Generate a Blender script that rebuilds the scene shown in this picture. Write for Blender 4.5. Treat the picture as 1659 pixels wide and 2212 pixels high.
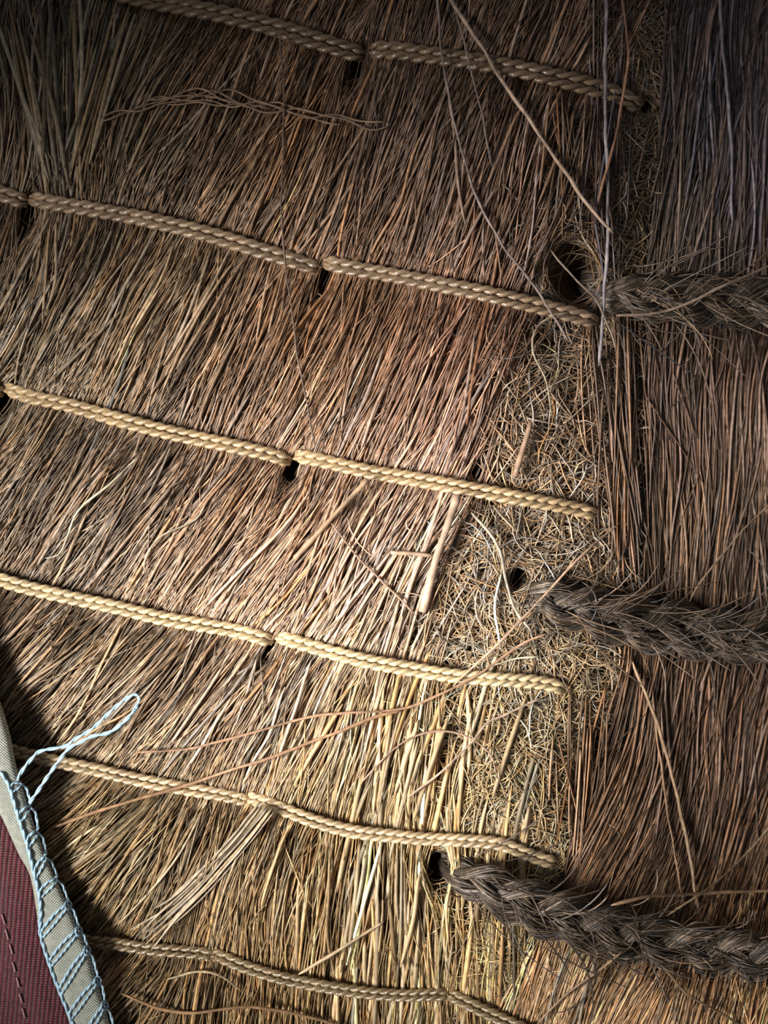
import bpy, math
import numpy as np
from mathutils import Vector

rng = np.random.default_rng(7)
for o in list(bpy.data.objects):
    bpy.data.objects.remove(o, do_unlink=True)
scene = bpy.context.scene
COL = scene.collection

# ---------------------------------------------------------------- camera
PX = 1e-4            # one photograph pixel on the mat = 0.1 mm
MM = 1e-3
D = 0.26             # the lens hangs 26 cm over the mat
cd = bpy.data.cameras.new('camera')
cd.sensor_fit = 'VERTICAL'
cd.sensor_height = 24.0
cd.lens = 12.0 / (1106 * PX / D)
cd.clip_start = 0.005
cd.clip_end = 10
cam = bpy.data.objects.new('camera', cd)
cam.location = (0, 0, D)
COL.objects.link(cam)
scene.camera = cam
cd.dof.use_dof = True
cd.dof.focus_distance = D - 0.001
cd.dof.aperture_fstop = 7.0

# ---------------------------------------------------------------- light
world = bpy.data.worlds.new('world')
scene.world = world
world.use_nodes = True
bg = world.node_tree.nodes['Background']
bg.inputs[0].default_value = (0.93, 0.93, 1.0, 1)
bg.inputs[1].default_value = 0.135

def spot(name, px, py, z, tx, ty, power, size_deg, blend, radius, color):
    ld = bpy.data.lights.new(name, 'SPOT')
    ld.energy = power
    ld.spot_size = math.radians(size_deg)
    ld.spot_blend = blend
    ld.shadow_soft_size = radius
    ld.color = color
    o = bpy.data.objects.new(name, ld)
    COL.objects.link(o)
    o.location = ((px - 829.5) * PX, (1106 - py) * PX, z)
    t = Vector(((tx - 829.5) * PX, (1106 - ty) * PX, 0))
    o.rotation_euler = (t - o.location).to_track_quat('-Z', 'Y').to_euler()
    return o
spot('daylight_lamp', -1400, 1620, 0.23, 880, 1340, 23.0, 34, 1.0, 0.08, (1.0, 0.975, 0.945))

vs = scene.view_settings
vs.view_transform = 'Standard'
vs.look = 'None'
vs.exposure = 0.0
vs.gamma = 1.0
vs.use_curve_mapping = False

# ---------------------------------------------------------------- helpers
def lin(c):
    c = np.asarray(c, float) / 255.0
    return np.where(c <= 0.04045, c / 12.92, ((c + 0.055) / 1.055) ** 2.4)

def W(px, py, z):
    """photograph pixel + height over the mat plane -> world point"""
    s = PX * (D - z) / D
    return np.stack([(np.asarray(px) - 829.5) * s, (1106 - np.asarray(py)) * s, np.asarray(z) + 0 * s], -1)

def sstep(a, b, x):
    t = np.clip((x - a) / (b - a), 0, 1)
    return t * t * (3 - 2 * t)

GX0, GX1, GY0, GY1, GS = -420, 2080, -420, 2640, 8
gx = np.arange(GX0, GX1 + 1, GS, dtype=float)
gy = np.arange(GY0, GY1 + 1, GS, dtype=float)
GXX, GYY = np.meshgrid(gx, gy)

def samp(grid, px, py):
    u = np.clip((np.asarray(px, float) - GX0) / GS, 0, len(gx) - 1.001)
    v = np.clip((np.asarray(py, float) - GY0) / GS, 0, len(gy) - 1.001)
    i = u.astype(int); j = v.astype(int); fu = u - i; fv = v - j
    return (grid[j, i] * (1 - fu) * (1 - fv) + grid[j, i + 1] * fu * (1 - fv)
            + grid[j + 1, i] * (1 - fu) * fv + grid[j + 1, i + 1] * fu * fv)

def noise(scale_x, scale_y, seed, rot=0.0):
    r = np.random.default_rng(seed)
    c, s = math.cos(rot), math.sin(rot)
    X = (GXX * c + GYY * s) / scale_x + 400
    Y = (-GXX * s + GYY * c) / scale_y + 400
    n = 1024
    t = r.uniform(-1, 1, (n, n))
    i = np.floor(X).astype(int); j = np.floor(Y).astype(int)
    fx = X - i; fy = Y - j
    fx = fx * fx * (3 - 2 * fx); fy = fy * fy * (3 - 2 * fy)
    i %= n; j %= n; i1 = (i + 1) % n; j1 = (j + 1) % n
    return (t[j, i] * (1 - fx) * (1 - fy) + t[j, i1] * fx * (1 - fy) + t[j1, i] * (1 - fx) * fy + t[j1, i1] * fx * fy)

def dense(pts, step=4.0, smooth=True):
    """resample a polyline (any columns, the first two in pixels) along a Catmull-Rom curve"""
    p = np.asarray(pts, float)
    if len(p) == 2:
        n = max(2, int(np.hypot(*(p[1] - p[0])[:2]) / step))
        t = np.linspace(0, 1, n)[:, None]
        return p[0] * (1 - t) + p[1] * t
    q = np.vstack([2 * p[0] - p[1], p, 2 * p[-1] - p[-2]])
    out = []
    for k in range(1, len(q) - 2):
        a, b, c, d = q[k - 1], q[k], q[k + 1], q[k + 2]
        n = max(1, int(np.hypot(*(c - b)[:2]) / step))
        t = (np.arange(n) / n)[:, None]
        out.append(0.5 * ((2 * b) + (-a + c) * t + (2 * a - 5 * b + 4 * c - d) * t ** 2 + (-a + 3 * b - 3 * c + d) * t ** 3))
    out.append(p[-1:])
    return np.vstack(out)

def resample(p, n):
    d = np.r_[0, np.cumsum(np.linalg.norm(np.diff(p[:, :2], axis=0), axis=1))]
    s = np.linspace(0, d[-1], n)
    return np.stack([np.interp(s, d, p[:, k]) for k in range(p.shape[1])], -1)

# ---------------------------------------------------------------- mesh building
def tube_arrays(P, R, sides, twist=0.0):
    """P (F,M,3) centre lines, R (F,M) radii -> verts, quads, caps"""
    F, M, _ = P.shape
    T = np.gradient(P, axis=1)
    T /= np.linalg.norm(T, axis=2, keepdims=True) + 1e-12
    up = np.array([0, 0, 1.0])
    N = np.cross(T, up)
    ln = np.linalg.norm(N, axis=2, keepdims=True)
    N = np.where(ln > 0.05, N / (ln + 1e-12), np.array([1.0, 0, 0]))
    B = np.cross(N, T)
    a = np.arange(sides) * 2 * math.pi / sides + math.pi / 2
    V = P[:, :, None, :] + R[:, :, None, None] * (np.cos(a)[None, None, :, None] * N[:, :, None, :] + np.sin(a)[None, None, :, None] * B[:, :, None, :])
    idx = np.arange(F * M * sides).reshape(F, M, sides)
    nx = np.roll(idx, -1, axis=2)
    quads = np.stack([idx[:, :-1], nx[:, :-1], nx[:, 1:], idx[:, 1:]], -1).reshape(-1, 4)
    caps = np.concatenate([idx[:, 0, ::-1], idx[:, -1]], 0)
    return V.reshape(-1, 3), quads, caps

class Batch:
    """collects tubes of different kinds, links them as ONE mesh object"""
    def __init__(self):
        self.v = []; self.q = []; self.c = []; self.col = []; self.n = 0
    def tubes(self, P, R, colors, sides=3):
        P = np.asarray(P); R = np.asarray(R); colors = np.asarray(colors, float)
        V, q, c = tube_arrays(P, R, sides)
        F, M = R.shape
        if colors.ndim == 2:
            colors = np.repeat(colors[:, None, :], M, axis=1)
        self.col.append(np.repeat(colors.reshape(F * M, 3), sides, axis=0))
        self.v.append(V); self.q.append(q + self.n); self.c.append(c + self.n)
        self.n += len(V)
    def raw(self, V, quads, color):
        V = np.asarray(V, float)
        self.v.append(V); self.q.append(np.asarray(quads) + self.n)
        color = np.asarray(color, float)
        self.col.append(np.tile(color, (len(V), 1)) if color.ndim == 1 else color)
        self.n += len(V)
    def build(self, name, mat, parent=None, kind=None):
        V = np.concatenate(self.v); q = np.concatenate(self.q)
        faces = [q.reshape(-1)]; starts = [np.arange(len(q)) * 4]; tot = len(q) * 4
        npoly = len(q)
        for c in self.c:
            faces.append(c.reshape(-1)); starts.append(tot + np.arange(len(c)) * c.shape[1])
            tot += c.size; npoly += len(c)
        me = bpy.data.meshes.new(name)
        me.vertices.add(len(V)); me.vertices.foreach_set('co', V.astype(np.float32).ravel())
        me.loops.add(tot); me.loops.foreach_set('vertex_index', np.concatenate(faces).astype(np.int32))
        me.polygons.add(npoly); me.polygons.foreach_set('loop_start', np.concatenate(starts).astype(np.int32))
        me.polygons.foreach_set('use_smooth', np.ones(npoly, bool))
        me.update(calc_edges=True)
        at = me.color_attributes.new('Col', 'FLOAT_COLOR', 'POINT')
        cc = np.ones((len(V), 4), np.float32); cc[:, :3] = np.concatenate(self.col)
        at.data.foreach_set('color', cc.ravel())
        me.materials.append(mat)
        o = bpy.data.objects.new(name, me)
        COL.objects.link(o)
        if parent is not None: o.parent = parent
        if kind: o['kind'] = kind
        return o

def empty(name, label, cat, loc=(0, 0, 0)):
    o = bpy.data.objects.new(name, None)
    o.empty_display_size = 0.01
    COL.objects.link(o)
    o['label'] = label; o['category'] = cat
    return o

# ---------------------------------------------------------------- materials
def fibre_material(name, rough=0.5, spec=0.35, nscale=700, namp=0.35, bump=0.0, bscale=2500, sheen=0.0):
    m = bpy.data.materials.new(name); m.use_nodes = True
    nt = m.node_tree; b = nt.nodes['Principled BSDF']
    at = nt.nodes.new('ShaderNodeAttribute'); at.attribute_name = 'Col'
    tc = nt.nodes.new('ShaderNodeTexCoord')
    no = nt.nodes.new('ShaderNodeTexNoise'); no.inputs['Scale'].default_value = nscale; no.inputs['Detail'].default_value = 3
    mr = nt.nodes.new('ShaderNodeMapRange')
    mr.inputs['From Min'].default_value = 0.3; mr.inputs['From Max'].default_value = 0.7
    mr.inputs['To Min'].default_value = 1 - namp; mr.inputs['To Max'].default_value = 1 + namp * 0.7
    mx = nt.nodes.new('ShaderNodeVectorMath'); mx.operation = 'SCALE'
    L = nt.links.new
    L(tc.outputs['Object'], no.inputs['Vector']); L(no.outputs['Fac'], mr.inputs['Value'])
    L(at.outputs['Color'], mx.inputs[0]); L(mr.outputs['Result'], mx.inputs['Scale'])
    L(mx.outputs['Vector'], b.inputs['Base Color'])
    b.inputs['Roughness'].default_value = rough
    b.inputs['Specular IOR Level'].default_value = spec
    if sheen: b.inputs['Sheen Weight'].default_value = sheen
    if bump:
        n2 = nt.nodes.new('ShaderNodeTexNoise'); n2.inputs['Scale'].default_value = bscale; n2.inputs['Detail'].default_value = 2
        bp = nt.nodes.new('ShaderNodeBump'); bp.inputs['Strength'].default_value = bump; bp.inputs['Distance'].default_value = 0.0003
        L(tc.outputs['Object'], n2.inputs['Vector']); L(n2.outputs['Fac'], bp.inputs['Height']); L(bp.outputs['Normal'], b.inputs['Normal'])
    return m

M_FIB = fibre_material('palm_fibre', 0.48, 0.32)
M_TAN = fibre_material('tangled_fibre', 0.5, 0.4)
M_STRAW = fibre_material('straw', 0.42, 0.4, 500, 0.22)
M_BACK = fibre_material('matted_backing', 0.9, 0.1, 900, 0.6, 1.0, 1500)
M_CORD = fibre_material('cord_yarn', 0.27, 0.9, 1400, 0.25, 0.35, 3500)
M_ROPE = fibre_material('dark_rope', 0.5, 0.35, 900, 0.4)
M_THREAD = fibre_material('pale_blue_thread', 0.4, 0.4, 3000, 0.15)

def weave_material(name, c1, c2, sx, sy, rot, rough, spec, dist):
    m = bpy.data.materials.new(name); m.use_nodes = True
    nt = m.node_tree; b = nt.nodes['Principled BSDF']; L = nt.links.new
    tc = nt.nodes.new('ShaderNodeTexCoord')
    mp = nt.nodes.new('ShaderNodeMapping'); mp.inputs['Rotation'].default_value = (0, 0, rot)
    L(tc.outputs['Object'], mp.inputs['Vector'])
    w1 = nt.nodes.new('ShaderNodeTexWave'); w1.bands_direction = 'X'; w1.inputs['Scale'].default_value = sx
    w2 = nt.nodes.new('ShaderNodeTexWave'); w2.bands_direction = 'Y'; w2.inputs['Scale'].default_value = sy
    for w in (w1, w2):
        w.inputs['Distortion'].default_value = 1.2; w.inputs['Detail Scale'].default_value = 1.5
        L(mp.outputs['Vector'], w.inputs['Vector'])
    mul = nt.nodes.new('ShaderNodeMath'); mul.operation = 'MULTIPLY'
    L(w1.outputs['Fac'], mul.inputs[0]); L(w2.outputs['Fac'], mul.inputs[1])
    no = nt.nodes.new('ShaderNodeTexNoise'); no.inputs['Scale'].default_value = 900
    L(tc.outputs['Object'], no.inputs['Vector'])
    add = nt.nodes.new('ShaderNodeMath'); add.operation = 'MULTIPLY_ADD'
    L(no.outputs['Fac'], add.inputs[0]); add.inputs[1].default_value = 0.5; L(mul.outputs[0], add.inputs[2])
    rp = nt.nodes.new('ShaderNodeValToRGB')
    rp.color_ramp.elements[0].position = 0.2; rp.color_ramp.elements[0].color = (*lin(c1), 1)
    rp.color_ramp.elements[1].position = 1.1; rp.color_ramp.elements[1].color = (*lin(c2), 1)
    L(add.outputs[0], rp.inputs['Fac']); L(rp.outputs['Color'], b.inputs['Base Color'])
    bp = nt.nodes.new('ShaderNodeBump'); bp.inputs['Strength'].default_value = 1.0; bp.inputs['Distance'].default_value = dist
    L(mul.outputs[0], bp.inputs['Height']); L(bp.outputs['Normal'], b.inputs['Normal'])
    b.inputs['Roughness'].default_value = rough; b.inputs['Specular IOR Level'].default_value = spec
    return m
M_MAROON = weave_material('maroon_cloth', (44, 14, 20), (124, 54, 62), 330, 620, 0.1, 0.5, 0.45, 0.00018)
M_KHAKI = weave_material('khaki_twill', (112, 113, 102), (200, 202, 186), 750, 750, 0.75, 0.6, 0.35, 0.00012)

# ---------------------------------------------------------------- layout of the mat (photograph pixels)
CORDS = [   # each a row of stitching: runs between the holes where the cord dives into the mat
 [[(160,-40),(250,-18),(330,2),(400,15),(500,36),(600,62),(700,92),(752,108),(786,120)],
  [(794,108),(850,108),(900,114),(1000,128),(1100,146),(1200,168),(1280,188),(1340,208),(1385,232)]],
 [[(-330,345),(-200,372),(-100,392),(-30,408),(20,424),(60,438)],
  [(64,428),(130,440),(250,461),(350,482),(450,506),(550,536),(640,563),(692,584)],
  [(700,566),(760,578),(850,595),(950,615),(1050,635),(1150,657),(1220,674),(1290,694)]],
 [[(-330,770),(-200,800),(-100,822),(-30,838),(8,848)],
  [(10,836),(60,855),(150,876),(250,905),(350,930),(450,951),(520,966),(580,980),(628,998)],
  [(634,982),(700,996),(800,1020),(900,1036),(1000,1053),(1100,1071),(1180,1086),(1240,1098),(1290,1112)]],
 [[(-330,1150),(-200,1190),(-100,1222),(-20,1245),(50,1266),(150,1290),(250,1312),(350,1336),(450,1352),(520,1364),(590,1384)],
  [(596,1374),(650,1390),(720,1411),(800,1430),(880,1443),(960,1456),(1050,1465),(1120,1470),(1180,1477),(1225,1492)]],
 [[(-330,1530),(-200,1562),(-80,1594),(0,1614),(60,1630),(120,1645),(200,1662),(300,1685),(400,1703),(480,1716),(545,1732)],
  [(528,1722),(560,1730),(600,1744),(680,1774),(760,1795),(840,1804),(920,1812),(1000,1816),(1080,1824),(1150,1850),(1205,1868)]],
 [[(-200,1960),(-60,1990),(80,2015),(200,2035),(250,2040),(320,2050),(400,2056),(440,2060),(470,2070)],
  [(446,2058),(480,2068),(520,2085),(600,2110),(700,2131),(800,2146),(880,2151),(930,2149),(976,2150)],
  [(962,2142),(985,2155),(1020,2172),(1080,2200),(1140,2225),(1230,2262),(1330,2300)]],
]
CORD_R = [21, 18.5, 17, 16.5, 15.5, 15]
HOLES = [(766,148,18),(62,458,20),(703,602,17),(632,1016,17),(6,866,20),(580,1410,13),(1028,1020,11),(1232,572,42),(1250,618,34),(1120,1250,20),(946,1870,26),(1395,232,12)]
ROPES = [
 [(1250,618),(1290,626),(1340,636),(1450,645),(1560,650),(1659,656),(1800,664),(2000,676)],
 [(1120,1268),(1170,1290),(1250,1316),(1340,1338),(1450,1356),(1560,1370),(1659,1378),(1800,1388),(2000,1400)],
 [(948,1862),(1000,1890),(1060,1918),(1130,1950),(1220,1985),(1350,2022),(1500,2052),(1659,2074),(1800,2092),(2000,2115)],
]
ROPE_W = [58, 62, 60]

cord_pts = np.vstack([dense(s, 8) for c in CORDS for s in c])
rope_pts = [dense(r, 8) for r in ROPES]

def dist_grid(pts):
    d = np.full(GXX.shape, 1e9)
    X = GXX.ravel(); Y = GYY.ravel(); out = np.empty(X.size)
    for k in range(0, X.size, 8000):
        s = slice(k, k + 8000)
        out[s] = np.sqrt(np.min((X[s, None] - pts[None, :, 0]) ** 2 + (Y[s, None] - pts[None, :, 1]) ** 2, axis=1))
    return out.reshape(GXX.shape)
D_CORD = dist_grid(cord_pts)
D_ROPE = [dist_grid(r) for r in rope_pts]

EDGE_MAT = ([-420,0,200,400,520,640,760,900,1100,1300,1450,1600,1800,2000,2212,2640], [1390,1375,1340,1270,1215,1160,1110,1050,1000,940,920,960,1060,1110,1120,1120])
EDGE_FLAP = ([-420,0,300,560,700,900,1280,1400,1600,1750,1950,2060,2212,2640], [1440,1440,1430,1395,1400,1395,1392,1350,1305,1245,1215,1150,1060,860])
def edge(tab, y): return np.interp(y, tab[0], tab[1])

# height of the mat (metres)
quilt = 3.4 * (1 - np.exp(-(D_CORD / 95.0) ** 2))
left = 1 - sstep(-60, 260, GXX - np.interp(GYY, *EDGE_MAT))
slope = -25.0 * sstep(1050, 1800, GXX) * (1 - 0.9 * sstep(1880, 2120, GYY)) - 8.0 * sstep(1600, 2080, GXX) * (1 - 0.6 * sstep(1900, 2150, GYY))
slope += -5.0 * sstep(500, -350, GYY) - 3.0 * sstep(1800, 2600, GYY) - 3 * sstep(250, -350, GXX)
slope += 9.0 * sstep(2040, 2230, GYY) * sstep(1050, 1800, GXX)
H = slope + quilt * left + 0.9 * noise(90, 90, 1) + 0.7 * noise(40, 150, 2, 0.5) * left
HN = H * MM
for (hx, hy, hr) in HOLES:
    H += -6.5 * np.exp(-(((GXX - hx) ** 2 + (GYY - hy) ** 2) / (hr * 1.15) ** 2))
for d in D_ROPE:
    H += -2.5 * np.exp(-(d / 60.0) ** 2) * sstep(1150, 1350, GXX)
H *= MM
THICK = MM * 3.0 * (0.22 + 0.78 * (1 - np.exp(-(D_CORD / 45.0) ** 2)))
A_N = noise(55, 160, 11, 0.45); A_N2 = noise(150, 150, 12)
V_N = noise(28, 170, 13, 0.45); V_N2 = noise(120, 220, 14, 0.45)

# lie of the fibres: degrees from the picture's vertical, leaning right at the top
FIELD = np.array([
 (40,120,-6),(120,330,-2),(230,150,16),(330,330,28),(520,380,30),(450,120,27),(700,170,24),(760,450,24),(60,560,20),(120,700,26),(400,650,29),(680,720,24),
 (950,60,20),(950,260,20),(1100,450,22),(1000,720,24),(1250,120,26),(1180,330,18),(80,1000,35),(200,1150,36),(450,1050,33),(600,1170,31),(850,1150,29),(1000,930,22),
 (830,850,22),(700,900,20),(80,1350,43),(300,1450,42),(480,1470,34),(140,1560,50),(150,1750,52),(260,1800,42),(690,1480,26),(880,1600,8),(800,1900,3),(420,1860,18),
 (520,2000,3),(600,1760,16),(280,2130,48),(420,2150,8),(650,2170,4),(1000,1950,2),(1080,2100,0),(-300,100,-5),(-300,1000,32),(-300,1700,48),(700,-300,22),(1250,-300,22),(800,2600,3),(200,2500,40)], float)
FIELD_R = np.array([
 (1500,100,6),(1500,450,7),(1430,300,12),(1620,300,2),(1450,900,2),(1600,900,4),(1420,1180,2),(1560,1150,6),(1400,1550,8),(1400,1720,15),(1580,1600,8),(1330,1880,30),(1600,1850,18),
 (1250,2130,22),(1450,2120,16),(1350,2190,24),(1620,2150,12),(1200,2300,24),(1900,1000,5),(1900,2200,14),(1500,-300,5)], float)

def field_angle(F, px, py):
    w = 1.0 / (((px[:, None] - F[None, :, 0]) ** 2 + (py[:, None] - F[None, :, 1]) ** 2) + 60.0 ** 2) ** 1.6
    return (w * F[None, :, 2]).sum(1) / w.sum(1)

# fibre colour by place, paler in the centre to paint in the light pool (sRGB)
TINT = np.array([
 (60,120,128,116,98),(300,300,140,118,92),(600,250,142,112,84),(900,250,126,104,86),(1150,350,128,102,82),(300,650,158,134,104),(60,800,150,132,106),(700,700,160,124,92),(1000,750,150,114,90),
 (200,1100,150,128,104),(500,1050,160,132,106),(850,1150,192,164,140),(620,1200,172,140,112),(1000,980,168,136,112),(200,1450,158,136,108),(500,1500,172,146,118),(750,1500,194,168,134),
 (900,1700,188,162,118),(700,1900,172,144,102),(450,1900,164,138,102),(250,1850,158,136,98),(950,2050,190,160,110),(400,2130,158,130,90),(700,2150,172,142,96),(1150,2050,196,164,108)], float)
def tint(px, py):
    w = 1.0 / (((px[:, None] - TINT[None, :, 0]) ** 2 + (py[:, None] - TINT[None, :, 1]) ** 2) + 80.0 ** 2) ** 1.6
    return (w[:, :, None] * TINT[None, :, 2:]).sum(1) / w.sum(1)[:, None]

def vary(c, n, dv=0.17, red=0.10):
    c = c * np.array([0.985, 0.985, 1.01])
    v = np.exp(rng.normal(0, dv, n))[:, None]
    r = rng.normal(0, red, n)
    k = np.stack([1 + 0.35 * r, 1 - 0.25 * r, 1 - 1.1 * r], -1)
    return np.clip(c * v * k, 12, 245)

def push_holes(Q):
    """part the fibres round the holes"""
    n, m, _ = Q.shape
    for (hx, hy, hr) in HOLES:
        near = np.where(np.min(np.hypot(Q[..., 0] - hx, Q[..., 1] - hy), axis=1) < 90 + hr)[0]
        if len(near) == 0: continue
        q = Q[near]
        tt = np.linspace(0, m - 1.001, (m - 1) * 6); k = tt.astype(int); f = (tt - k)[None, :, None]
        fine = q[:, k] * (1 - f) + q[:, k + 1] * f
        v = fine - np.array([hx, hy], float)
        dd = np.hypot(v[..., 0], v[..., 1]); c = dd.argmin(1); ii = np.arange(len(near))
        md = dd[ii, c]; reach = 1.9 * hr
        hit = md < reach
        if not hit.any(): continue
        q = q[hit]; cp = fine[ii, c][hit]; vv = v[ii, c][hit]; md = md[hit]
        want = hr * 1.0 + md * (reach - hr) / reach
        dirn = vv / (md[:, None] + 1e-6)
        w = np.exp(-(np.hypot(q[..., 0] - cp[:, None, 0], q[..., 1] - cp[:, None, 1]) / 70.0) ** 2)
        sh = (want - md) * 1.15
        q = q + (dirn * sh[:, None])[:, None, :] * w[..., None]
        Q[near[hit]] = q
    return Q

def trace(F, seeds, length, npts, dev=5.0, curv=4.0, wav=3.0, scatter_noise=6.0):
    """fibres that follow the lie of the mat: (n,npts,2) in pixels"""
    n = len(seeds)
    step = length / (npts - 1)
    off = rng.normal(0, dev, n); cv = rng.normal(0, curv, n); am = rng.normal(0, wav, n); ph = rng.uniform(0, 6.28, n); fr = rng.uniform(0.7, 1.8, n)
    h = npts // 2
    out = np.zeros((n, npts, 2)); out[:, h] = seeds
    for sgn, rngk in ((1, range(h + 1, npts)), (-1, range(h - 1, -1, -1))):
        p = seeds.copy()
        for k in rngk:
            s = (k - h) / h
            a = field_angle(F, p[:, 0], p[:, 1]) + scatter_noise * samp(A_N, p[:, 0], p[:, 1]) + 4 * samp(A_N2, p[:, 0], p[:, 1])
            a = np.radians(a + off + cv * s + am * np.sin(ph + fr * 3.1 * s))
            p = p + sgn * step[:, None] * np.stack([np.sin(a), -np.cos(a)], -1)
            out[:, k] = p
    return out

def lay(Q, level, jitter=0.35, arch=0.25, extra=0.0, Hg=None):
    """pixels -> world, lying at a level 0..1 within the pile"""
    n, m, _ = Q.shape
    s = np.linspace(-1, 1, m)[None, :]
    lv = level[:, None] + rng.normal(0, jitter, (n, 1)) * s * 0.5 - np.abs(rng.normal(0, arch, (n, 1))) * s ** 2
    z = samp(H if Hg is None else Hg, Q[..., 0], Q[..., 1]) + samp(THICK, Q[..., 0], Q[..., 1]) * lv + extra
    z = 0.25 * np.roll(z, 1, 1) + 0.5 * z + 0.25 * np.roll(z, -1, 1) if m > 4 else z
    if m > 4:
        z[:, 0] = z[:, 1]; z[:, -1] = z[:, -2]
    return W(Q[..., 0], Q[..., 1], z)

def taper(n, m, r):
    t = np.ones(m); t[0] = 0.35; t[-1] = 0.3
    if m > 5: t[1] = 0.9; t[-2] = 0.85
    return r[:, None] * t[None, :]

# ---------------------------------------------------------------- setting
def floor():
    me = Batch()
    x, y, z = 0.6, 0.6, -0.052
    V = [(-x,-y,z-.02),(x,-y,z-.02),(x,y,z-.02),(-x,y,z-.02),(-x,-y,z),(x,-y,z),(x,y,z),(-x,y,z)]
    me.raw(V, [(0,3,2,1),(4,5,6,7),(0,1,5,4),(1,2,6,5),(2,3,7,6),(3,0,4,7)], lin((58, 46, 36)))
    o = me.build('floor', M_BACK, None, 'structure')
    for p in o.data.polygons: p.use_smooth = False
floor()

# ================================================================ the big mat
mat = empty('fibre_mat', 'large brown palm fibre mat quilted with six slanting rows of twisted tan cord', 'mat')
flap = empty('fibre_flap', 'dark brown upright fibre panel along the right side, crossed by three thick ropes', 'mat')

def backing(name, x0, x1, edge_l, edge_r, dz, parent, color):
    b = Batch()
    ys = np.arange(-400, 2621, 20.0)
    n = int((x1 - x0) / 20)
    V = []; t = np.linspace(0, 1, n)
    top = []
    for y in ys:
        l = x0 if edge_l is None else edge(edge_l, y) + 6
        r = x1 if edge_r is None else edge(edge_r, y) + 40
        px = l + (r - l) * t
        top.append(np.stack([px, np.full(n, y)], -1))
    top = np.array(top)
    z = samp(H, top[..., 0], top[..., 1]) + dz
    Vt = W(top[..., 0], top[..., 1], z); Vb = W(top[..., 0], top[..., 1], z - 0.0018)
    R = len(ys); idx = np.arange(R * n).reshape(R, n); o = R * n
    q = np.stack([idx[:-1, :-1], idx[1:, :-1], idx[1:, 1:], idx[:-1, 1:]], -1).reshape(-1, 4)
    q2 = q[:, ::-1] + o
    def side(a): return np.stack([a[:-1], a[1:], a[1:] + o, a[:-1] + o], -1)
    sides_ = np.concatenate([side(idx[0]), side(idx[-1][::-1]), side(idx[:, 0][::-1]), side(idx[:, -1])])
    b.raw(np.concatenate([Vt.reshape(-1, 3), Vb.reshape(-1, 3)]), np.concatenate([q, q2, sides_]), lin(color))
    return b.build(name, M_BACK, parent)
backing('backing', -400, 2060, None, EDGE_FLAP, -0.0020, mat, (84, 68, 52))
backing('backing', 1100, 2060, EDGE_FLAP, None, 0.0002, flap, (62, 48, 36))

def seeds_mat(n, y0=-330, y1=2540, x0=-330, extra=42, gap=0.0):
    s = np.stack([rng.uniform(x0, 1450, n * 2), rng.uniform(y0, y1, n * 2)], -1)
    ok = s[:, 0] < edge(EDGE_MAT, s[:, 1]) + rng.normal(-10, extra, len(s))
    if gap:
        ok &= rng.uniform(0, 1, len(s)) < 1 - gap * sstep(0.15, 0.6, samp(V_N2, s[:, 0], s[:, 1]))
    return s[ok][:n]

# tangled undergrowth ------------------------------------------------
def curls(n, region, rad, lenr, col_fn, level, bend=0.75, m=7):
    s = region(n); n = len(s)
    L = rng.uniform(*lenr, n); step = L / (m - 1)
    a = rng.uniform(0, 6.283, n); k = rng.normal(0, bend, n); k2 = rng.normal(0, bend, n)
    Q = np.zeros((n, m, 2)); Q[:, 0] = s; p = s.copy()
    for i in range(1, m):
        t = i / m
        aa = a + k * t + k2 * np.sin(4.5 * t)
        p = p + step[:, None] * np.stack([np.cos(aa), np.sin(aa)], -1)
        Q[:, i] = p
    Q = push_holes(Q)
    lv = rng.uniform(*level, n)
    P = lay(Q, lv, 0.5, 0.3)
    R = taper(n, m, rng.uniform(*rad, n) * PX)
    return P, R, lin(col_fn(s))

def reg_all(n):
    s = np.stack([rng.uniform(-330, 1450, n), rng.uniform(-330, 2540, n)], -1)
    return s[s[:, 0] < edge(EDGE_FLAP, s[:, 1]) + 20]
def reg_edge(n):
    y = rng.uniform(-330, 2300, n)
    l = edge(EDGE_MAT, y) - 90; r = edge(EDGE_FLAP, y) + 14
    x = l + (r - l) * rng.beta(1.5, 1.25, n)
    return np.stack([x, y], -1)
def reg_blob(cx, cy, sx, sy):
    def f(n): return np.stack([rng.normal(cx, sx, n), rng.normal(cy, sy, n)], -1)
    return f
def tang_col(s):
    c = tint(s[:, 0], s[:, 1]) * 0.55 + np.array([182, 168, 136]) * 0.45
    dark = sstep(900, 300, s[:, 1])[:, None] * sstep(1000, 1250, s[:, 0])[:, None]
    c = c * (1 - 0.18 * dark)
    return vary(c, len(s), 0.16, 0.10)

tg = Batch()
for n, reg, lv in ((4200, reg_all, (-0.5, 0.25)), (9000, reg_edge, (-0.3, 0.85)), (500, reg_blob(1120, 1300, 60, 90), (0.3, 1.0)), (420, reg_blob(690, 850, 45, 60), (0.2, 0.5)),
                   (500, reg_blob(1100, 1640, 60, 110), (0.2, 0.8)), (250, reg_blob(1140, 2110, 22, 70), (0.3, 0.8)), (260, reg_blob(1380, 180, 45, 110), (0.2, 0.8))):
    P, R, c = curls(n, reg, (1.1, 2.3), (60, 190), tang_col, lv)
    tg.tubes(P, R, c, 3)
tg.build('tangled_fibre', M_TAN, mat, 'stuff')

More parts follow.
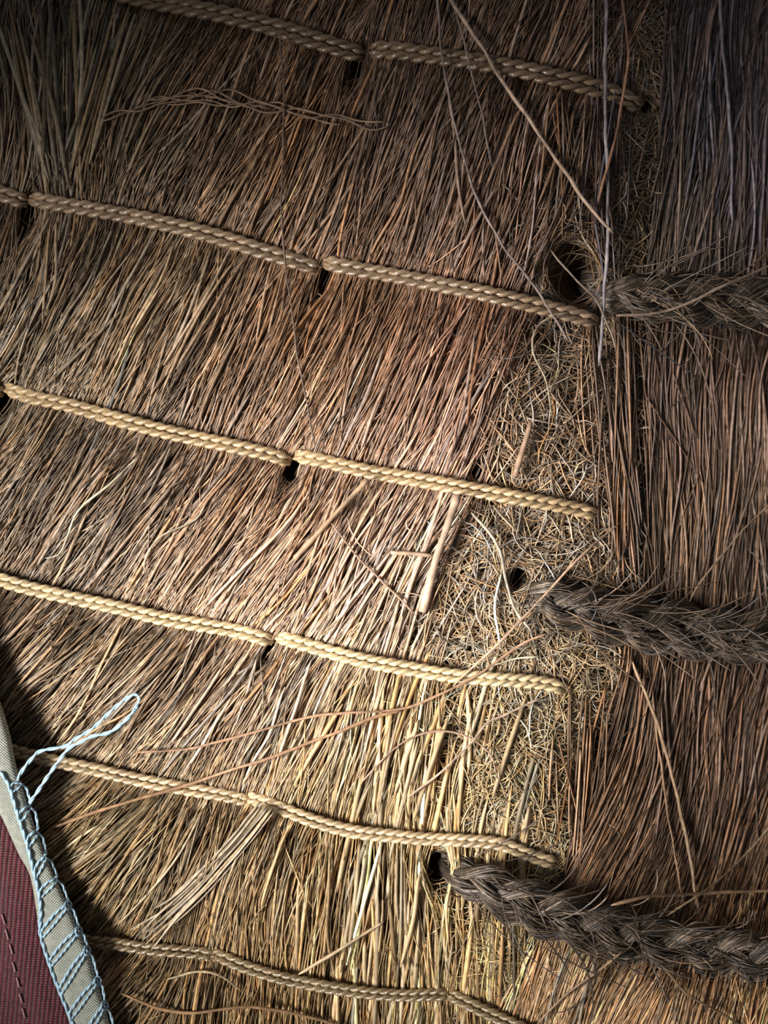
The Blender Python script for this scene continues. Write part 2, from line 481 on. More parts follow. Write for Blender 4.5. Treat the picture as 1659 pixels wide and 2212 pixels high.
# combed fibres -------------------------------------------------------
def combed(n, lv, rad, lenr, dev, gap=0.0, dark=1.0, m=9):
    s = seeds_mat(n, gap=gap); n = len(s)
    # the straw-covered foot of the mat carries fewer fine fibres
    low = sstep(1420, 1650, s[:, 1]) * sstep(560, 700, s[:, 0])
    thin = 0.55 * sstep(620, 760, s[:, 0]) * sstep(640, 800, s[:, 1]) * (1 - low) * sstep(0.0, 0.5, samp(V_N, s[:, 0], s[:, 1]))
    keep = rng.uniform(0, 1, n) > np.maximum(0.45 * low, thin)
    s = s[keep]; n = len(s)
    L = rng.uniform(*lenr, n)
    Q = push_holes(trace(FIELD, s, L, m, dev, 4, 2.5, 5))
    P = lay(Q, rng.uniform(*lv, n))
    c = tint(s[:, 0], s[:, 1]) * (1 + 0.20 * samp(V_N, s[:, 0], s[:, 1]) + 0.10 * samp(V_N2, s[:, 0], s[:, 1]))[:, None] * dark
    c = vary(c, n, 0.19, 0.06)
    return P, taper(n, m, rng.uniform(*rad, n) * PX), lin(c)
fb = Batch()
P, R, c = combed(9000, (0.0, 0.5), (2.0, 3.3), (200, 460), 5.5, 0.25, 0.92); fb.tubes(P, R, c, 3)
P, R, c = combed(14000, (0.35, 1.0), (1.6, 2.9), (160, 420), 5, 0.5); fb.tubes(P, R, c, 3)
P, R, c = combed(2000, (0.7, 1.15), (1.2, 2.1), (80, 240), 13, 0.2); fb.tubes(P, R, c, 3)
fb.build('combed_fibre', M_FIB, mat, 'stuff')

# the 200 most prominent single fibres of the mat, each a part
def single_fibres(n, parent, F, seed_fn, lenr, rad, color_fn, lv, dev, m=12, name='fibre', wav=3, matl=None, extra=0.0, curv=5, sn=5.0):
    s = seed_fn(n); n = len(s)
    Q = push_holes(trace(F, s, rng.uniform(*lenr, n), m, dev, curv, wav, sn))
    P = lay(Q, rng.uniform(*lv, n), 0.15, 0.1, extra)
    R = taper(n, m, rng.uniform(*rad, n) * PX)
    c = lin(color_fn(s))
    for i in range(n):
        b = Batch(); b.tubes(P[i:i+1], R[i:i+1], c[i:i+1], 5)
        b.build(name, matl or M_FIB, parent)
def top_seeds(n):
    s = np.stack([rng.uniform(0, 1400, n * 3), rng.uniform(0, 2212, n * 3)], -1)
    s = s[(s[:, 0] < edge(EDGE_MAT, s[:, 1]) - 20)]
    low = sstep(1420, 1600, s[:, 1]) * sstep(560, 700, s[:, 0])
    return s[rng.uniform(0, 1, len(s)) > 0.7 * low][:n]
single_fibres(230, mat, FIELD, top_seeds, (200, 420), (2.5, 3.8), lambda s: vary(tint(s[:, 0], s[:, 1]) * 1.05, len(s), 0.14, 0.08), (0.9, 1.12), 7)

# straw at the foot of the mat
def straw_seeds(n):
    x = np.clip(rng.normal(880, 150, n * 2), 600, 1130); y = rng.uniform(1480, 2260, n * 2)
    s = np.stack([x, y], -1)
    return s[(x > 640 + 160 * rng.uniform(-1, 1, len(x)))][:n]
single_fibres(130, mat, FIELD, straw_seeds, (130, 330), (2.8, 6.0), lambda s: vary(np.tile([190., 164, 122], (len(s), 1)), len(s), 0.19, 0.07), (0.5, 1.1), 7, 9, 'straw', 0.6, M_STRAW, 0.0, 2.0, 1.0)

# coarse grey strands fanning out of the second cord at upper left
for k in range(34):
    xt = rng.uniform(-20, 300); yb = rng.uniform(340, 440); xb = 140 + (xt - 140) * 0.14 + rng.normal(0, 26) - (440 - yb) * 0.1
    yt = rng.uniform(-60, 120)
    q = resample(dense([(xt, yt), ((xt + xb) / 2 + rng.normal(0, 8), (yt + yb) / 2), (xb, yb)], 12), 12)[None]
    w_ = rng.uniform(2.6, 5.6)
    b = Batch(); b.tubes(lay(q, np.array([rng.uniform(0.95, 1.3)]), 0.1, 0.05), taper(1, 12, np.array([w_ * PX])), lin(vary(np.array([[126., 110, 84]]), 1, 0.2, 0.06)), 5)
    b.build('fibre', M_FIB, mat)

# the dark edge strands that hang between mat and flap
def edge_strands():
    b = Batch()
    for (x0, y0, x1, y1, n, spread, cc) in ((1318,-300,1312,700,26,26,(112,96,88)), (1322,560,1345,1300,30,34,(130,104,82)), (1262,1440,1252,1930,34,22,(140,108,78)), (1355,820,1372,1290,26,20,(124,98,76)), (1250,120,1215,560,26,26,(122,98,76))):
        t = np.linspace(0, 1, 12)
        for i in range(n):
            a = rng.uniform(0, 0.45); bb = rng.uniform(0.55, 1)
            tt = a + (bb - a) * t
            ox = rng.normal(0, spread); oa = rng.normal(0, 48)
            px = x0 + (x1 - x0) * tt + ox + oa * (tt - .5) + rng.normal(0, 15) * np.sin(3.1 * tt + rng.uniform(0, 6))
            py = y0 + (y1 - y0) * tt
            Q = np.stack([px, py], -1)[None]
            P = lay(push_holes(Q), np.array([rng.uniform(0.7, 1.3)]), 0.2, 0.1)
            b.tubes(P, taper(1, 12, np.array([rng.uniform(2.2, 3.8) * PX])), lin(vary(np.array([cc], float), 1, 0.15, 0.08)), 3)
    b.build('edge_strands', M_FIB, mat, 'stuff')
edge_strands()

# ---------------------------------------------------------------- the stitching cords
CORD_LABEL = ['uppermost tan twisted cord of the mat', 'second twisted cord from the top', 'third twisted cord, with gleaming bright stretch', 'fourth twisted cord, the brightest', 'fifth twisted cord, starting beside the maroon cloth', 'lowest, dullest twisted cord']
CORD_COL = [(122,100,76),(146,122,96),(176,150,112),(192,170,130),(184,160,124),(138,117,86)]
ZTOP = H + THICK * 1.1
def raise_top(px, py, zc, r):
    global ZTOP
    for k in range(len(px)):
        i0 = int((px[k] - GX0) / GS); j0 = int((py[k] - GY0) / GS); w = int(r / GS) + 2
        if i0 < w or j0 < w or i0 > len(gx) - w - 1 or j0 > len(gy) - w - 1: continue
        sl = (slice(j0 - w, j0 + w + 1), slice(i0 - w, i0 + w + 1))
        dd = np.hypot(GXX[sl] - px[k], GYY[sl] - py[k])
        ZTOP[sl] = np.maximum(ZTOP[sl], np.where(dd < r, zc[k], -1))

for ci, segs in enumerate(CORDS):
    r = CORD_R[ci]
    root = None
    yarns = [Batch(), Batch()]
    for seg in segs:
        p = dense(seg, 3.0); n = len(p)
        d = np.r_[0, np.cumsum(np.linalg.norm(np.diff(p, axis=0), axis=1))]
        Ltot = d[-1]
        zs = samp(HN, p[:, 0], p[:, 1]) + samp(THICK, p[:, 0], p[:, 1]) * 1.05
        k = 31; ker = np.ones(k) / k
        zs = np.convolve(np.pad(zs, k // 2, mode='edge'), ker, mode='valid')[:n]
        z = zs + r * 0.62 * PX + 0.0022 * np.sin(math.pi * np.clip(d / Ltot, 0, 1))
        ends = np.exp(-(d / 11.0) ** 2) + np.exp(-((Ltot - d) / 11.0) ** 2)
        z -= 0.0016 * ends
        tdir = np.gradient(p, axis=0); tdir /= np.linalg.norm(tdir, axis=1, keepdims=True)
        nrm = np.stack([-tdir[:, 1], tdir[:, 0]], -1)
        shrink = 1 - 0.35 * np.clip(ends, 0, 1)
        for yi, sg in ((0, -1), (1, 1)):
            wob = 0.06 * r * np.sin(d / 90.0 + ci + yi)
            base = p + nrm * (sg * r * 0.47 * shrink + wob)[:, None]
            for ply in (0, 1):
                th = 2 * math.pi * d / (r * 2.85) + ply * math.pi + yi * 1.3 + ci
                hr = r * 0.25 * shrink
                off = np.cos(th) * hr
                q = base + nrm * off[:, None]
                zz = z + np.sin(th) * hr * PX
                P = W(q[:, 0], q[:, 1], zz)[None]
                R = np.full((1, n), r * 0.30 * PX) * shrink[None] * (1 + 0.05 * np.sin(d / 37.0 + ply))[None]
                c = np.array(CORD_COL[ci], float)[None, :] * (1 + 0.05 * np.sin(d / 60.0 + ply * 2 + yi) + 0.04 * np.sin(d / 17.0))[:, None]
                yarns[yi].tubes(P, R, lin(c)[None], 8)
        raise_top(p[::3, 0], p[::3, 1], (z + r * 0.6 * PX)[::3], r * 1.1)
    root = bpy.data.objects.new('stitching_cord', None); COL.objects.link(root); root.parent = mat
    root['label'] = CORD_LABEL[ci]
    root.empty_display_size = 0.01
    for y in yarns: y.build('twisted_yarn', M_CORD, root)

# ================================================================ the flap on the right
def seeds_flap(n):
    s = np.stack([rng.uniform(850, 2010, n * 2), rng.uniform(-330, 2540, n * 2)], -1)
    ok = s[:, 0] > edge(EDGE_FLAP, s[:, 1]) + np.abs(rng.normal(0, 14, len(s)))
    return s[ok][:n]
TINT_R = np.array([(1500,200,120,104,98),(1620,300,112,98,96),(1450,450,118,102,88),(1500,900,128,100,80),(1450,1150,136,108,82),(1620,1150,122,98,78),(1400,1600,128,98,74),(1580,1600,126,96,72),(1350,1880,134,102,74),(1600,1880,132,100,72),  # brown fibre; the uppermost entries carry the skylight's violet cast in their colour
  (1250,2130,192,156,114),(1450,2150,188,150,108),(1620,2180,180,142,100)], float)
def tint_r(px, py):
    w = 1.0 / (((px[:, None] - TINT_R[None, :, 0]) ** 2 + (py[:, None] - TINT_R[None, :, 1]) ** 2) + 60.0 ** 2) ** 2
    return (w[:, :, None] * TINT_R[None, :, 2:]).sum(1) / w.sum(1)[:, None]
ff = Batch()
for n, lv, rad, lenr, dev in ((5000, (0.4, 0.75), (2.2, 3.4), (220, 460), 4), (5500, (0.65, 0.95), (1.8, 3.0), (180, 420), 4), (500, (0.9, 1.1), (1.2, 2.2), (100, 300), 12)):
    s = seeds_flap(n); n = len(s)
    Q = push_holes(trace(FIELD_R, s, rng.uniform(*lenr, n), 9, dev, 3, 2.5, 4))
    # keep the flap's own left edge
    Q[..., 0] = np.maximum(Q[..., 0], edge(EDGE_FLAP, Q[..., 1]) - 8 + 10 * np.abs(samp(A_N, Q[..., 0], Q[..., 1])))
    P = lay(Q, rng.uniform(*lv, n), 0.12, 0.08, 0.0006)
    c = vary(tint_r(s[:, 0], s[:, 1]) * (0.80 + 0.25 * sstep(1980, 2080, s[:, 1]))[:, None] * (1 + 0.22 * samp(V_N, s[:, 0], s[:, 1]))[:, None], n, 0.17, 0.06)  # own dark brown dimmed further to paint in shade, restored below lowest rope
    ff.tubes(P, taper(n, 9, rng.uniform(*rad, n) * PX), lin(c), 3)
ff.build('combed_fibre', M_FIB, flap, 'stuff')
def flap_top(n):
    s = np.stack([rng.uniform(1100, 1659, n * 2), rng.uniform(0, 2212, n * 2)], -1)
    return s[s[:, 0] > edge(EDGE_FLAP, s[:, 1]) + 30][:n]
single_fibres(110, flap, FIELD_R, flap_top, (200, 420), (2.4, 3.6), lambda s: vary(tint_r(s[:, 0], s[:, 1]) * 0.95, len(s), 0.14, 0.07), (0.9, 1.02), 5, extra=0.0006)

# ================================================================ thick dark ropes
ROPE_LABEL = ['dark braided fibre rope crossing the flap, highest of three, leaving the largest dark hole',
              'dark braided fibre rope crossing the flap halfway down, frayed where it leaves the tangle',
              'dark braided fibre rope slanting across the lower right corner over straw and flap']
for ri, pts in enumerate(ROPES):
    r = ROPE_W[ri]
    root = empty('braided_rope', ROPE_LABEL[ri], 'rope')
    root['group'] = 'thick dark ropes binding the flap'
    p = dense(pts, 6.0); n = len(p)
    d = np.r_[0, np.cumsum(np.linalg.norm(np.diff(p, axis=0), axis=1))]
    tdir = np.gradient(p, axis=0); tdir /= np.linalg.norm(tdir, axis=1, keepdims=True)
    nrm = np.stack([-tdir[:, 1], tdir[:, 0]], -1)
    zs = samp(H, p[:, 0], p[:, 1]) + samp(THICK, p[:, 0], p[:, 1]) * 1.15
    k = 25; zs = np.convolve(np.pad(zs, k // 2, mode='edge'), np.ones(k) / k, mode='valid')[:n]
    grow = 0.62 + 0.38 * sstep(0, 260, d)
    zc = zs + r * 0.50 * PX - 0.0065 * np.exp(-(d / 45.0) ** 2)
    per = 285.0
    fuzz = Batch()
    for sk in range(3):
        ph = 2 * math.pi * d / per + sk * 2 * math.pi / 3 + ri
        lat = r * 0.60 * np.sin(ph) * grow
        hgt = r * 0.22 * np.sin(2 * ph) * grow
        cen = p + nrm * lat[:, None]; zcen = zc + hgt * PX
        b = Batch()
        rs = r * 0.42 * grow
        b.tubes(W(cen[:, 0], cen[:, 1], zcen)[None], (rs * 0.72 * PX)[None], lin(np.tile([70., 60, 50], (n, 1)))[None], 7)
        nf = 230
        for i in range(nf):
            ang = rng.uniform(0, 6.283); q0 = rng.uniform(0.74, 1.04); tw = 2 * math.pi / rng.uniform(260, 420)
            a = rng.uniform(0, 0.7) * d[-1] - 60; e = a + rng.uniform(0.18, 0.5) * d[-1]
            m = 18
            ss = np.clip(np.linspace(a, e, m), 0, d[-1])
            if ss[-1] - ss[0] < 60: continue
            ss = np.linspace(ss[0], ss[-1], m)
            th = ang + ss * tw
            rr = np.interp(ss, d, rs) * q0 * (1 + 0.10 * np.sin(ss / 50.0 + ang * 3))
            cx = np.interp(ss, d, cen[:, 0]); cy = np.interp(ss, d, cen[:, 1]); cz = np.interp(ss, d, zcen)
            nx = np.interp(ss, d, nrm[:, 0]); ny = np.interp(ss, d, nrm[:, 1])
            P = W(cx + nx * np.cos(th) * rr, cy + ny * np.cos(th) * rr, cz + np.sin(th) * rr * PX)[None]
            col = vary(np.array([[102., 90, 76]]), 1, 0.28, 0.06)
            b.tubes(P, taper(1, m, np.array([rng.uniform(1.4, 2.7) * PX])), lin(col), 3)
        b.build('strand', M_ROPE, root)
    for i in range(170):
        s0 = rng.uniform(0, d[-1]); L = rng.uniform(60, 260); m = 9
        x = np.interp(s0, d, p[:, 0]); y = np.interp(s0, d, p[:, 1])
        lat = rng.normal(0, r * 0.5); x += np.interp(s0, d, nrm[:, 0]) * lat; y += np.interp(s0, d, nrm[:, 1]) * lat
        an = math.atan2(np.interp(s0, d, tdir[:, 1]), np.interp(s0, d, tdir[:, 0])) + rng.normal(0, 0.45)
        cv = rng.normal(0, 0.9); t = np.linspace(0, 1, m)
        aa = an + cv * t
        qx = x + np.cumsum(np.cos(aa)) * L / m; qy = y + np.cumsum(np.sin(aa)) * L / m
        base = np.interp(s0, d, zc) + r * (0.80 - 0.5 * min(1, (abs(lat) / r) ** 2)) * PX * np.interp(s0, d, grow)
        zz = base + (rng.normal(0, 0.0010) * t) - 0.0018 * t ** 2 * rng.uniform(0, 1)
        zz = np.maximum(zz, samp(H, qx, qy) + samp(THICK, qx, qy))
        fuzz.tubes(W(qx, qy, zz)[None], taper(1, m, np.array([rng.uniform(1.3, 2.4) * PX])), lin(vary(np.array([[104., 90, 76]]), 1, 0.25, 0.08)), 3)
    fuzz.build('stray_fibres', M_ROPE, root, 'stuff')
    raise_top(p[::3, 0], p[::3, 1], (zc + r * 0.8 * grow * PX)[::3], r * 1.1)

# ================================================================ loose fibres lying on top
def loose(pts, w, color, label, name='loose_fibre', cat='fibre', matl=None, lift=0.0, sides=6, flat=None):
    p = dense(pts, 5.0)
    n = int(np.clip(np.sum(np.linalg.norm(np.diff(p, axis=0), axis=1)) / 14, 8, 90))
    p = resample(p, n)
    ar = np.arange(n); f1, f2, f3, f4 = rng.uniform(0, 6.28, 4)
    jit = 1.5 * np.sin(ar * 0.55 + f1) + 1.1 * np.sin(ar * 1.13 + f2) + 2.2 * np.sin(ar * 0.21 + f3)
    jit = jit * (0.55 if matl is None else 0.35)
    p[:, 0] += jit; p[:, 1] += 0.6 * np.roll(jit, 3)
    z = samp(ZTOP, p[:, 0], p[:, 1])
    # drape: raise to a smooth upper envelope
    k = 7
    zp = np.pad(z, k, mode='edge')
    zm = np.array([zp[i:i + 2 * k + 1].max() for i in range(n)])
    ker = np.hanning(2 * k + 3)[1:-1]; ker /= ker.sum()
    z = np.convolve(np.pad(zm, k, mode='edge'), ker, mode='valid')[:n]
    z = z + (w / 2) * PX * 0.9 + lift
    b = Batch()
    g_ = np.mean(color); color = np.array(color, float) * 0.8 + g_ * 0.2
    c = lin(np.array(color, float)[None] * (0.97 + 0.09 * np.sin(ar * 0.37 + f4) + rng.normal(0, 0.06, n))[:, None])[None]
    R = taper(1, n, np.array([w / 2 * PX])) if matl is None else np.full((1, n), w / 2 * PX)
    R = R * (0.90 + 0.10 * np.sin(ar * 0.43 + f2) + 0.06 * np.sin(ar * 1.7 + f1))[None]
    c = np.clip(c, 0, 0.9)
    b.tubes(W(p[:, 0], p[:, 1], z)[None], R, c, sides)
    o = b.build(name, matl or M_FIB)
    o['label'] = label; o['category'] = cat
    if label and name == 'loose_fibre': o['group'] = 'loose fibres lying on the mat'
    if name == 'straw_stem': o['group'] = 'straw stems on the mat'
    return o
LF = [
 ([(940,-60),(975,0),(1040,100),(1075,160),(1150,270),(1220,370),(1265,435),(1325,505)], 9.5, (178,146,118), 'thick pale loose fibre running down right across the uppermost cord'),
 ([(940,-60),(945,0),(955,110),(975,240),(1020,400),(1080,520),(1140,600),(1200,690),(1230,740)], 6.5, (138,116,106), 'long thin loose fibre from top edge across the two uppermost cords'),
 ([(970,-20),(985,30),(1010,120),(1040,240),(1062,360)], 5.5, (128,108,98), 'short thin dark loose fibre hanging over the uppermost cord'),
 ([(1340,-40),(1345,0),(1355,100),(1350,180),(1325,320),(1290,440)], 7.5, (150,104,74), 'reddish loose fibre bowing right past the end of the uppermost cord'),
 ([(1306,-60),(1308,0),(1308,200),(1312,450),(1310,580),(1300,720),(1295,790)], 9, (140,128,128), 'greyish straight loose fibre hanging down past the large dark hole'),
 ([(1553,-60),(1555,0),(1565,150),(1580,320),(1582,480)], 8.5, (122,112,120), 'grey loose fibre upright on the flap at upper right'),
 ([(604,60),(612,200),(610,480),(625,640),(645,780),(670,900),(680,960)], 5, (112,88,70), 'thin dark loose fibre hanging from first to third cord'),
 ([(110,1790),(200,1757),(300,1724),(370,1706),(430,1687),(490,1667),(560,1646),(650,1611),(730,1580),(800,1552),(870,1535)], 8, (166,122,84), 'long reddish loose fibre crossing the fifth cord near the maroon cloth'),
 ([(300,1626),(400,1619),(480,1601),(600,1566),(700,1543),(830,1537),(900,1522),(990,1480),(1060,1438),(1130,1390),(1185,1368)], 6.5, (172,128,94), 'long reddish loose fibre sweeping up to the end of the fourth cord'),
 ([(880,1722),(960,1660),(1020,1602),(1052,1562),(1092,1545),(1170,1508)], 6, (182,150,124), 'pinkish loose fibre climbing through pale straw below the fourth cord'),
 ([(780,1692),(850,1620),(900,1590),(960,1580),(1020,1597),(1060,1632),(1076,1684)], 5, (168,132,106), 'thin arched loose fibre bent like a bow over the straw'),
 ([(1366,1430),(1400,1510),(1430,1590),(1452,1680),(1482,1810),(1512,1975)], 9.5, (150,118,86), 'thick loose fibre leaning down to the lowest rope on the flap'),
 ([(1408,1480),(1420,1600),(1440,1740),(1480,1965)], 5.5, (140,104,74), 'thin loose fibre beside the thick leaning one above lowest rope'),
 ([(1720,548),(1659,576),(1560,620),(1500,650),(1420,675),(1330,682)], 8, (140,114,94), 'brown loose fibre lying slantwise across the highest rope'),
 ([(1720,1712),(1659,1788),(1560,1896),(1440,1980)], 6, (150,120,88), 'loose fibre slanting from right edge down to the lowest rope'),
 ([(1318,1956),(1400,1936),(1500,1931),(1659,1924),(1720,1920)], 8.5, (160,122,86), 'nearly level loose fibre just above the lowest rope'),
 ([(645,2104),(720,2058),(830,1990)], 8, (196,166,122), 'pale loose fibre slanting up between the two lowest cords'),
 ([(360,2116),(430,2098),(480,2110),(525,2142)], 5.5, (186,160,120), 'short pale curved fibre below the lowest cord'),
 ([(262,2146),(350,2180),(420,2188),(540,2176),(640,2190),(740,2218)], 7.5, (160,118,76), 'reddish wavy loose fibre along the bottom edge below the lowest cord'),
 ([(98,1206),(130,1196),(150,1150),(172,1098),(240,1042),(300,985)], 5.5, (196,182,152), 'pale wavy loose fibre between third and fourth cords near left edge'),
 ([(312,1236),(316,1205),(345,1160),(420,1122),(446,1085)], 5, (188,168,138), 'pale crooked loose fibre between third and fourth cords, further right'),
 ([(980,1482),(1095,1370),(1190,1270),(1280,1180),(1340,1130)], 6.5, (176,138,108), 'pinkish straight fibre slanting across the frayed start of the middle rope'),
 ([(1018,1108),(1070,1170),(1092,1250),(1112,1312),(1150,1368)], 8, (172,156,132), 'greyish bent fibre curving round the frayed start of the middle rope'),
 ([(1084,1236),(1068,1300),(1074,1360),(1086,1408)], 6.5, (214,206,182), 'whitish curved fibre in the tangle left of the middle rope'),
 ([(1700,1050),(1659,1092),(1590,1160),(1520,1250),(1490,1300)], 5.5, (140,112,86), 'thin loose fibre slanting down to the middle rope from right edge'),
 ([(1190,540),(1240,600),(1290,650),(1320,720),(1330,760)], 6, (132,110,90), 'thin fibre crossing in front of the large dark hole'),
 ([(1195,905),(1180,820),(1150,760),(1165,700),(1230,672)], 5, (150,132,104), 'curled thin fibre hanging under the end of the second cord'),
 ([(1060,1440),(1110,1425),(1165,1418)], 5, (214,200,160), 'short whitish fibre above the end of the fourth cord'),
 ([(715,1130),(750,1175),(800,1230),(860,1290),(900,1330)], 5.5, (158,124,98), 'thin fibre crossing the brightest patch toward the broken stick'),
 ([(1160,2212),(1220,2150),(1300,2090),(1345,2055)], 6, (170,134,98), 'fibre slanting up to the lower side of the lowest rope'),
 ([(1430,2090),(1490,2150),(1560,2190),(1620,2230)], 6, (124,94,66), 'dark fibre slanting down right below the lowest rope'),
]
for a in LF: loose(*a)
# three strands twined into a wisp under the first cord
wis = empty('fibre_wisp', 'reddish wisp of twined fibres lying level below the uppermost cord', 'fibre')
for k, (o0, ph, a_, b_) in enumerate(((0, 0, 0, 1), (5, 2.2, 0.1, 0.85), (-6, 4.0, 0.16, 1), (2, 5.1, 0.0, 0.6), (-3, 1.2, 0.3, 0.78), (10, 3.0, 0.22, 0.5))):
    base = dense([(220,262),(260,240),(300,228),(350,214),(440,206),(500,216),(600,236),(700,254),(800,274),(840,270)], 12)
    base = base[int(a_ * len(base)):int(b_ * len(base))]
    d = np.arange(len(base)) + 50 * a_
    base[:, 1] += (11 * np.sin(d * 0.3 + ph) + 5 * np.sin(d * 0.71 + 2 * ph)) * np.sin(np.pi * np.linspace(0.12, 1, len(d))) ** 0.5 + o0
    o = loose(base, 4.6, (138, 108, 80), '', 'fibre')
    o.parent = wis; del o['label']; del o['category']

# sticks
loose([(988,1072),(962,1150),(935,1235),(922,1285),(911,1322)], 19, (188,154,124), 'thick broken pinkish stick lying in the bright centre below the third cord', 'broken_stick', 'stick', M_STRAW, 0, 10)
loose([(795,1036),(740,1092),(690,1148),(636,1206)], 12, (176,140,104), 'tan straw stem slanting down left from under the third cord', 'straw_stem', 'straw', M_STRAW, -0.0006, 8)
loose([(845,1194),(890,1196),(936,1201)], 9, (170,138,110), 'short level straw chip touching the broken stick', 'straw_stem', 'straw', M_STRAW, 0, 8)
loose([(1148,912),(1130,970),(1112,1030)], 13, (176,136,104), 'short upright straw stem above the end of third cord', 'straw_stem', 'straw', M_STRAW, 0, 8)

# combed lock under the fifth cord
lock = empty('fibre_lock', 'flat combed lock of fibres slanting down left from the fifth cord', 'fibre')
for k in range(16):
    o_ = (k - 7.5) * 2.1 + rng.normal(0, 1.5); e_ = rng.uniform(0.72, 1.1); sp = rng.normal(1.4, 0.7)
    pts = [(578 + o_, 1742 + o_ * .5), (520 + o_, 1815 + o_ * .6), (455 + o_ * 1.05, 1888 + o_ * .8), (380 + o_ * 1.2, 1962 + o_), (305 + o_ * sp, 2030 + o_ * sp)]
    q = resample(dense(pts, 6), 40)[:int(40 * min(1, e_))]
    loose(q, rng.uniform(4, 6), vary(np.array([[176., 154, 120]]), 1, 0.14, 0.05)[0], '', 'fibre', lift=-0.0009 + rng.uniform(-0.0004, 0.0004))
for o in list(COL.objects):
    if o.get('label') == '':
        del o['label']; del o['category']; o.parent = lock

# ================================================================ cloth at lower left
OUT = dense([(-230,1000),(-130,1200),(-50,1400),(-4,1505),(20,1580),(34,1650),(52,1712),(72,1775),(97,1840),(121,1897),(150,1960),(175,2018),(195,2062),(210,2120),(226,2170),(238,2216),(262,2300),(300,2420),(340,2540)], 6)
INN = dense([(-330,1020),(-230,1230),(-140,1440),(-80,1580),(-30,1700),(8,1775),(40,1845),(64,1890),(77,1960),(85,2020),(102,2082),(130,2150),(150,2212),(178,2300),(215,2420),(255,2540)], 6)
NR = 170
OUTR = resample(OUT, NR); INNR = resample(INN, NR)
zmat_max = float(np.max(samp(ZTOP, OUTR[:, 0], OUTR[:, 1])))
CZ = 0.0095
def cloth_z(px, py):
    return CZ + 0.0015 * np.sin(np.asarray(py) / 210.0 + 0.6) - 0.0005 * sstep(1900, 2400, np.asarray(py))
cloth = empty('bound_cloth', 'maroon cloth with khaki bound edge and pale blue stitching, lower left corner', 'cloth')
def strip(name, A, B_, prof, thick, mat_, parent):
    """sheet swept between two edge lines; prof gives lift over t 0..1 (metres)"""
    m = len(prof); t = np.linspace(0, 1, m)
    Q = A[:, None, :] * (1 - t)[None, :, None] + B_[:, None, :] * t[None, :, None]
    z = cloth_z(Q[..., 0], Q[..., 1]) + np.asarray(prof)[None, :]
    Vt = W(Q[..., 0], Q[..., 1], z); Vb = W(Q[..., 0], Q[..., 1], z - thick)
    R = len(A); idx = np.arange(R * m).reshape(R, m); o = R * m
    q = np.stack([idx[:-1, :-1], idx[1:, :-1], idx[1:, 1:], idx[:-1, 1:]], -1).reshape(-1, 4)
    def side(a): return np.stack([a[:-1], a[1:], a[1:] + o, a[:-1] + o], -1)
    b = Batch()
    b.raw(np.concatenate([Vt.reshape(-1, 3), Vb.reshape(-1, 3)]), np.concatenate([q, q[:, ::-1] + o, side(idx[0]), side(idx[-1][::-1]), side(idx[:, 0][::-1]), side(idx[:, -1])]), np.array([.5, .5, .5]))
    return b.build(name, mat_, parent)
t = np.linspace(0, 1, 13)
bind_prof = 0.0016 * np.sqrt(np.clip(1 - (2 * t - 1) ** 4, 0, 1)) - 0.0005 * t
strip('edge_binding', INNR, OUTR, bind_prof, 0.0022, M_KHAKI, cloth)
bind = COL.objects[-1]
FARL = INNR.copy(); FARL[:, 0] -= 420
t2 = np.linspace(0, 1, 24)
strip('maroon_panel', FARL, INNR + np.array([10.0, 0]), 0.0006 + 0.0007 * np.sin(t2 * 16) * (1 - t2) - 0.0006 * sstep(0.85, 1, t2), 0.0012, M_MAROON, cloth)
panel = COL.objects[-1]
BLUE = (158, 188, 204)
def bind_z(px, py, lift=0.0):
    # height of the binding's upper face at a pixel
    io = np.interp(py, OUTR[:, 1], OUTR[:, 0]); ii = np.interp(py, INNR[:, 1], INNR[:, 0])
    tt = np.clip((px - ii) / (io - ii + 1e-6), 0, 1)
    return cloth_z(px, py) + 0.0016 * np.sqrt(np.clip(1 - (2 * tt - 1) ** 4, 0, 1)) - 0.0005 * tt + lift
def thread(pts, w, name, parent, lift=0.0003, arch=0.0, color=BLUE):
    p = dense(pts, 4); n = len(p)
    if n < 6: p = resample(p, 8); n = 8
    tt = np.linspace(0, 1, n)
    z = bind_z(p[:, 0], p[:, 1], lift) + arch * np.sin(np.pi * tt)
    b = Batch()
    off = w * 0.24
    dd = np.r_[0, np.cumsum(np.linalg.norm(np.diff(p, axis=0), axis=1))]
    for ply in (0, 1):      # two-ply thread
        th = dd / (w * 0.9) + ply * math.pi
        b.tubes(W(p[:, 0] + np.cos(th) * off, p[:, 1] + np.cos(th) * off * 0.5, z + np.sin(th) * off * PX)[None], np.full((1, n), w * 0.33 * PX), lin(np.array([color], float)), 6)
    return b.build(name, M_THREAD, parent)
pairs = [((20,1700),(42,1690)),((38,1765),(62,1740)),((56,1818),(78,1795)),((72,1885),(95,1850)),((84,1925),(119,1898)),((88,2012),(143,1952)),((106,2074),(166,2008)),((128,2134),(184,2050)),((148,2190),(207,2116)),((172,2255),(222,2170)),((196,2330),(245,2240))]
for (i0, o0) in pairs:
    i0 = np.array(i0, float); o0 = np.array(o0, float)
    mid = (i0 + o0) / 2
    thread([i0, mid + (-2, -3), o0], 6, 'stitch', bind, 0.0003)
    thread([i0 + (5, 13), mid + (6, 9), o0 + (4, 6)], 5, 'stitch', bind, 0.0003)
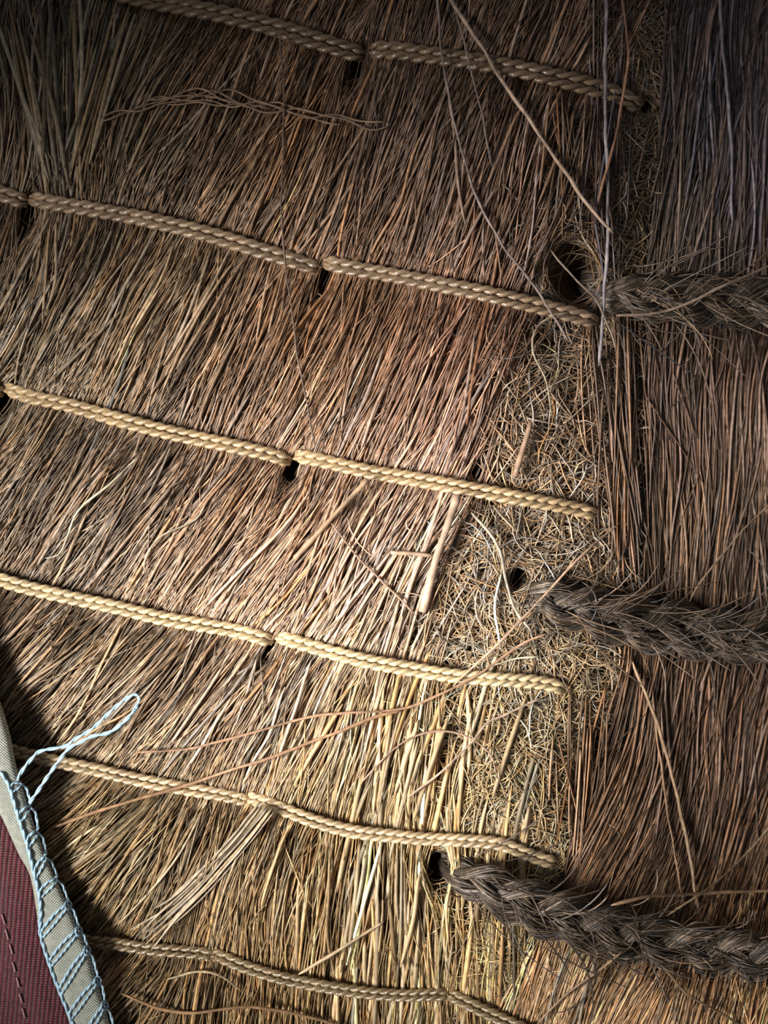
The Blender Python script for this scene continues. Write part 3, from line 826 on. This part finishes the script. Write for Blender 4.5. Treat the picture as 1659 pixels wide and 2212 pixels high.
# chain along the inner side and scalloped chain along the outer side
inner_line = [(8,1790),(22,1800),(40,1850),(60,1850),(72,1886),(82,1930),(86,1970),(86,2015),(104,2078),(126,2138),(148,2192),(172,2258),(198,2335)]
inner_line = [(2,1668),(20,1700),(40,1766),(58,1822),(74,1888),(84,1930),(88,1970),(87,2015),(105,2078),(127,2138),(149,2192),(173,2258),(198,2335)]
thread(inner_line, 8, 'chain_stitch', bind, 0.0004)
outs = [p_[1] for p_ in pairs]
for a, b_ in zip(outs[:-1], outs[1:]):
    a = np.array(a, float); b_ = np.array(b_, float); m_ = (a + b_) / 2
    thread([a, a * .7 + b_ * .3 + (9, -2), m_ + (9, 0), b_ + (4, -6), b_], 6.5, 'edge_stitch', bind, 0.0003)
# small looped knots on the outer edge
for (x, y) in outs[5:10]:
    an = np.linspace(0, 6.6, 12)
    thread(np.stack([x + 4 + 7 * np.cos(an), y + 3 + 10 * np.sin(an)], -1), 4.5, 'stitch_loop', bind, 0.0004)
# dashed seam on the maroon panel
for k, (x, y) in enumerate(((4,1975),(12,2008),(21,2040),(27,2078),(36,2112),(42,2146),(48,2178),(56,2212))):
    zz = cloth_z(np.array([x]), np.array([y]))[0]
    p = np.array([(x, y), (x + 3, y + 10), (x + 6, y + 21)], float); p = resample(dense(p, 3), 8)
    b = Batch(); b.tubes(W(p[:, 0], p[:, 1], np.full(8, zz + 0.0009))[None], np.full((1, 8), 1.8 * PX), lin(np.array([[168., 128, 128]])), 6)
    b.build('seam_stitch', M_THREAD, panel)
# the loose loop of thread
loop = [(34,1690),(50,1662),(75,1632),(92,1621),(140,1612),(165,1595),(200,1574),(240,1536),(278,1506),(296,1501),(300,1514),(286,1540),(260,1566),(234,1583),(200,1590),(180,1600),(150,1616),(130,1640),(100,1682),(80,1712),(64,1734)]
p = dense(loop, 4); n = len(p)
tt = np.linspace(0, 1, n)
z0 = cloth_z(p[:, 0], p[:, 1]) + 0.0005
zg = z0 + 0.0012 * np.sin(np.pi * tt) + 0.0006 * (tt > 0.55)
b = Batch(); dd = np.r_[0, np.cumsum(np.linalg.norm(np.diff(p, axis=0), axis=1))]
for ply in (0, 1):
    th = dd / 9.0 + ply * math.pi
    b.tubes(W(p[:, 0] + np.cos(th) * 1.5, p[:, 1] + np.cos(th) * 1.5, zg + np.sin(th) * 1.5 * PX)[None], np.full((1, n), 2.5 * PX), lin(np.array([BLUE], float)), 6)
o = b.build('loose_thread', M_THREAD, cloth)
o['label'] = 'loop of pale blue thread sticking out over the mat'
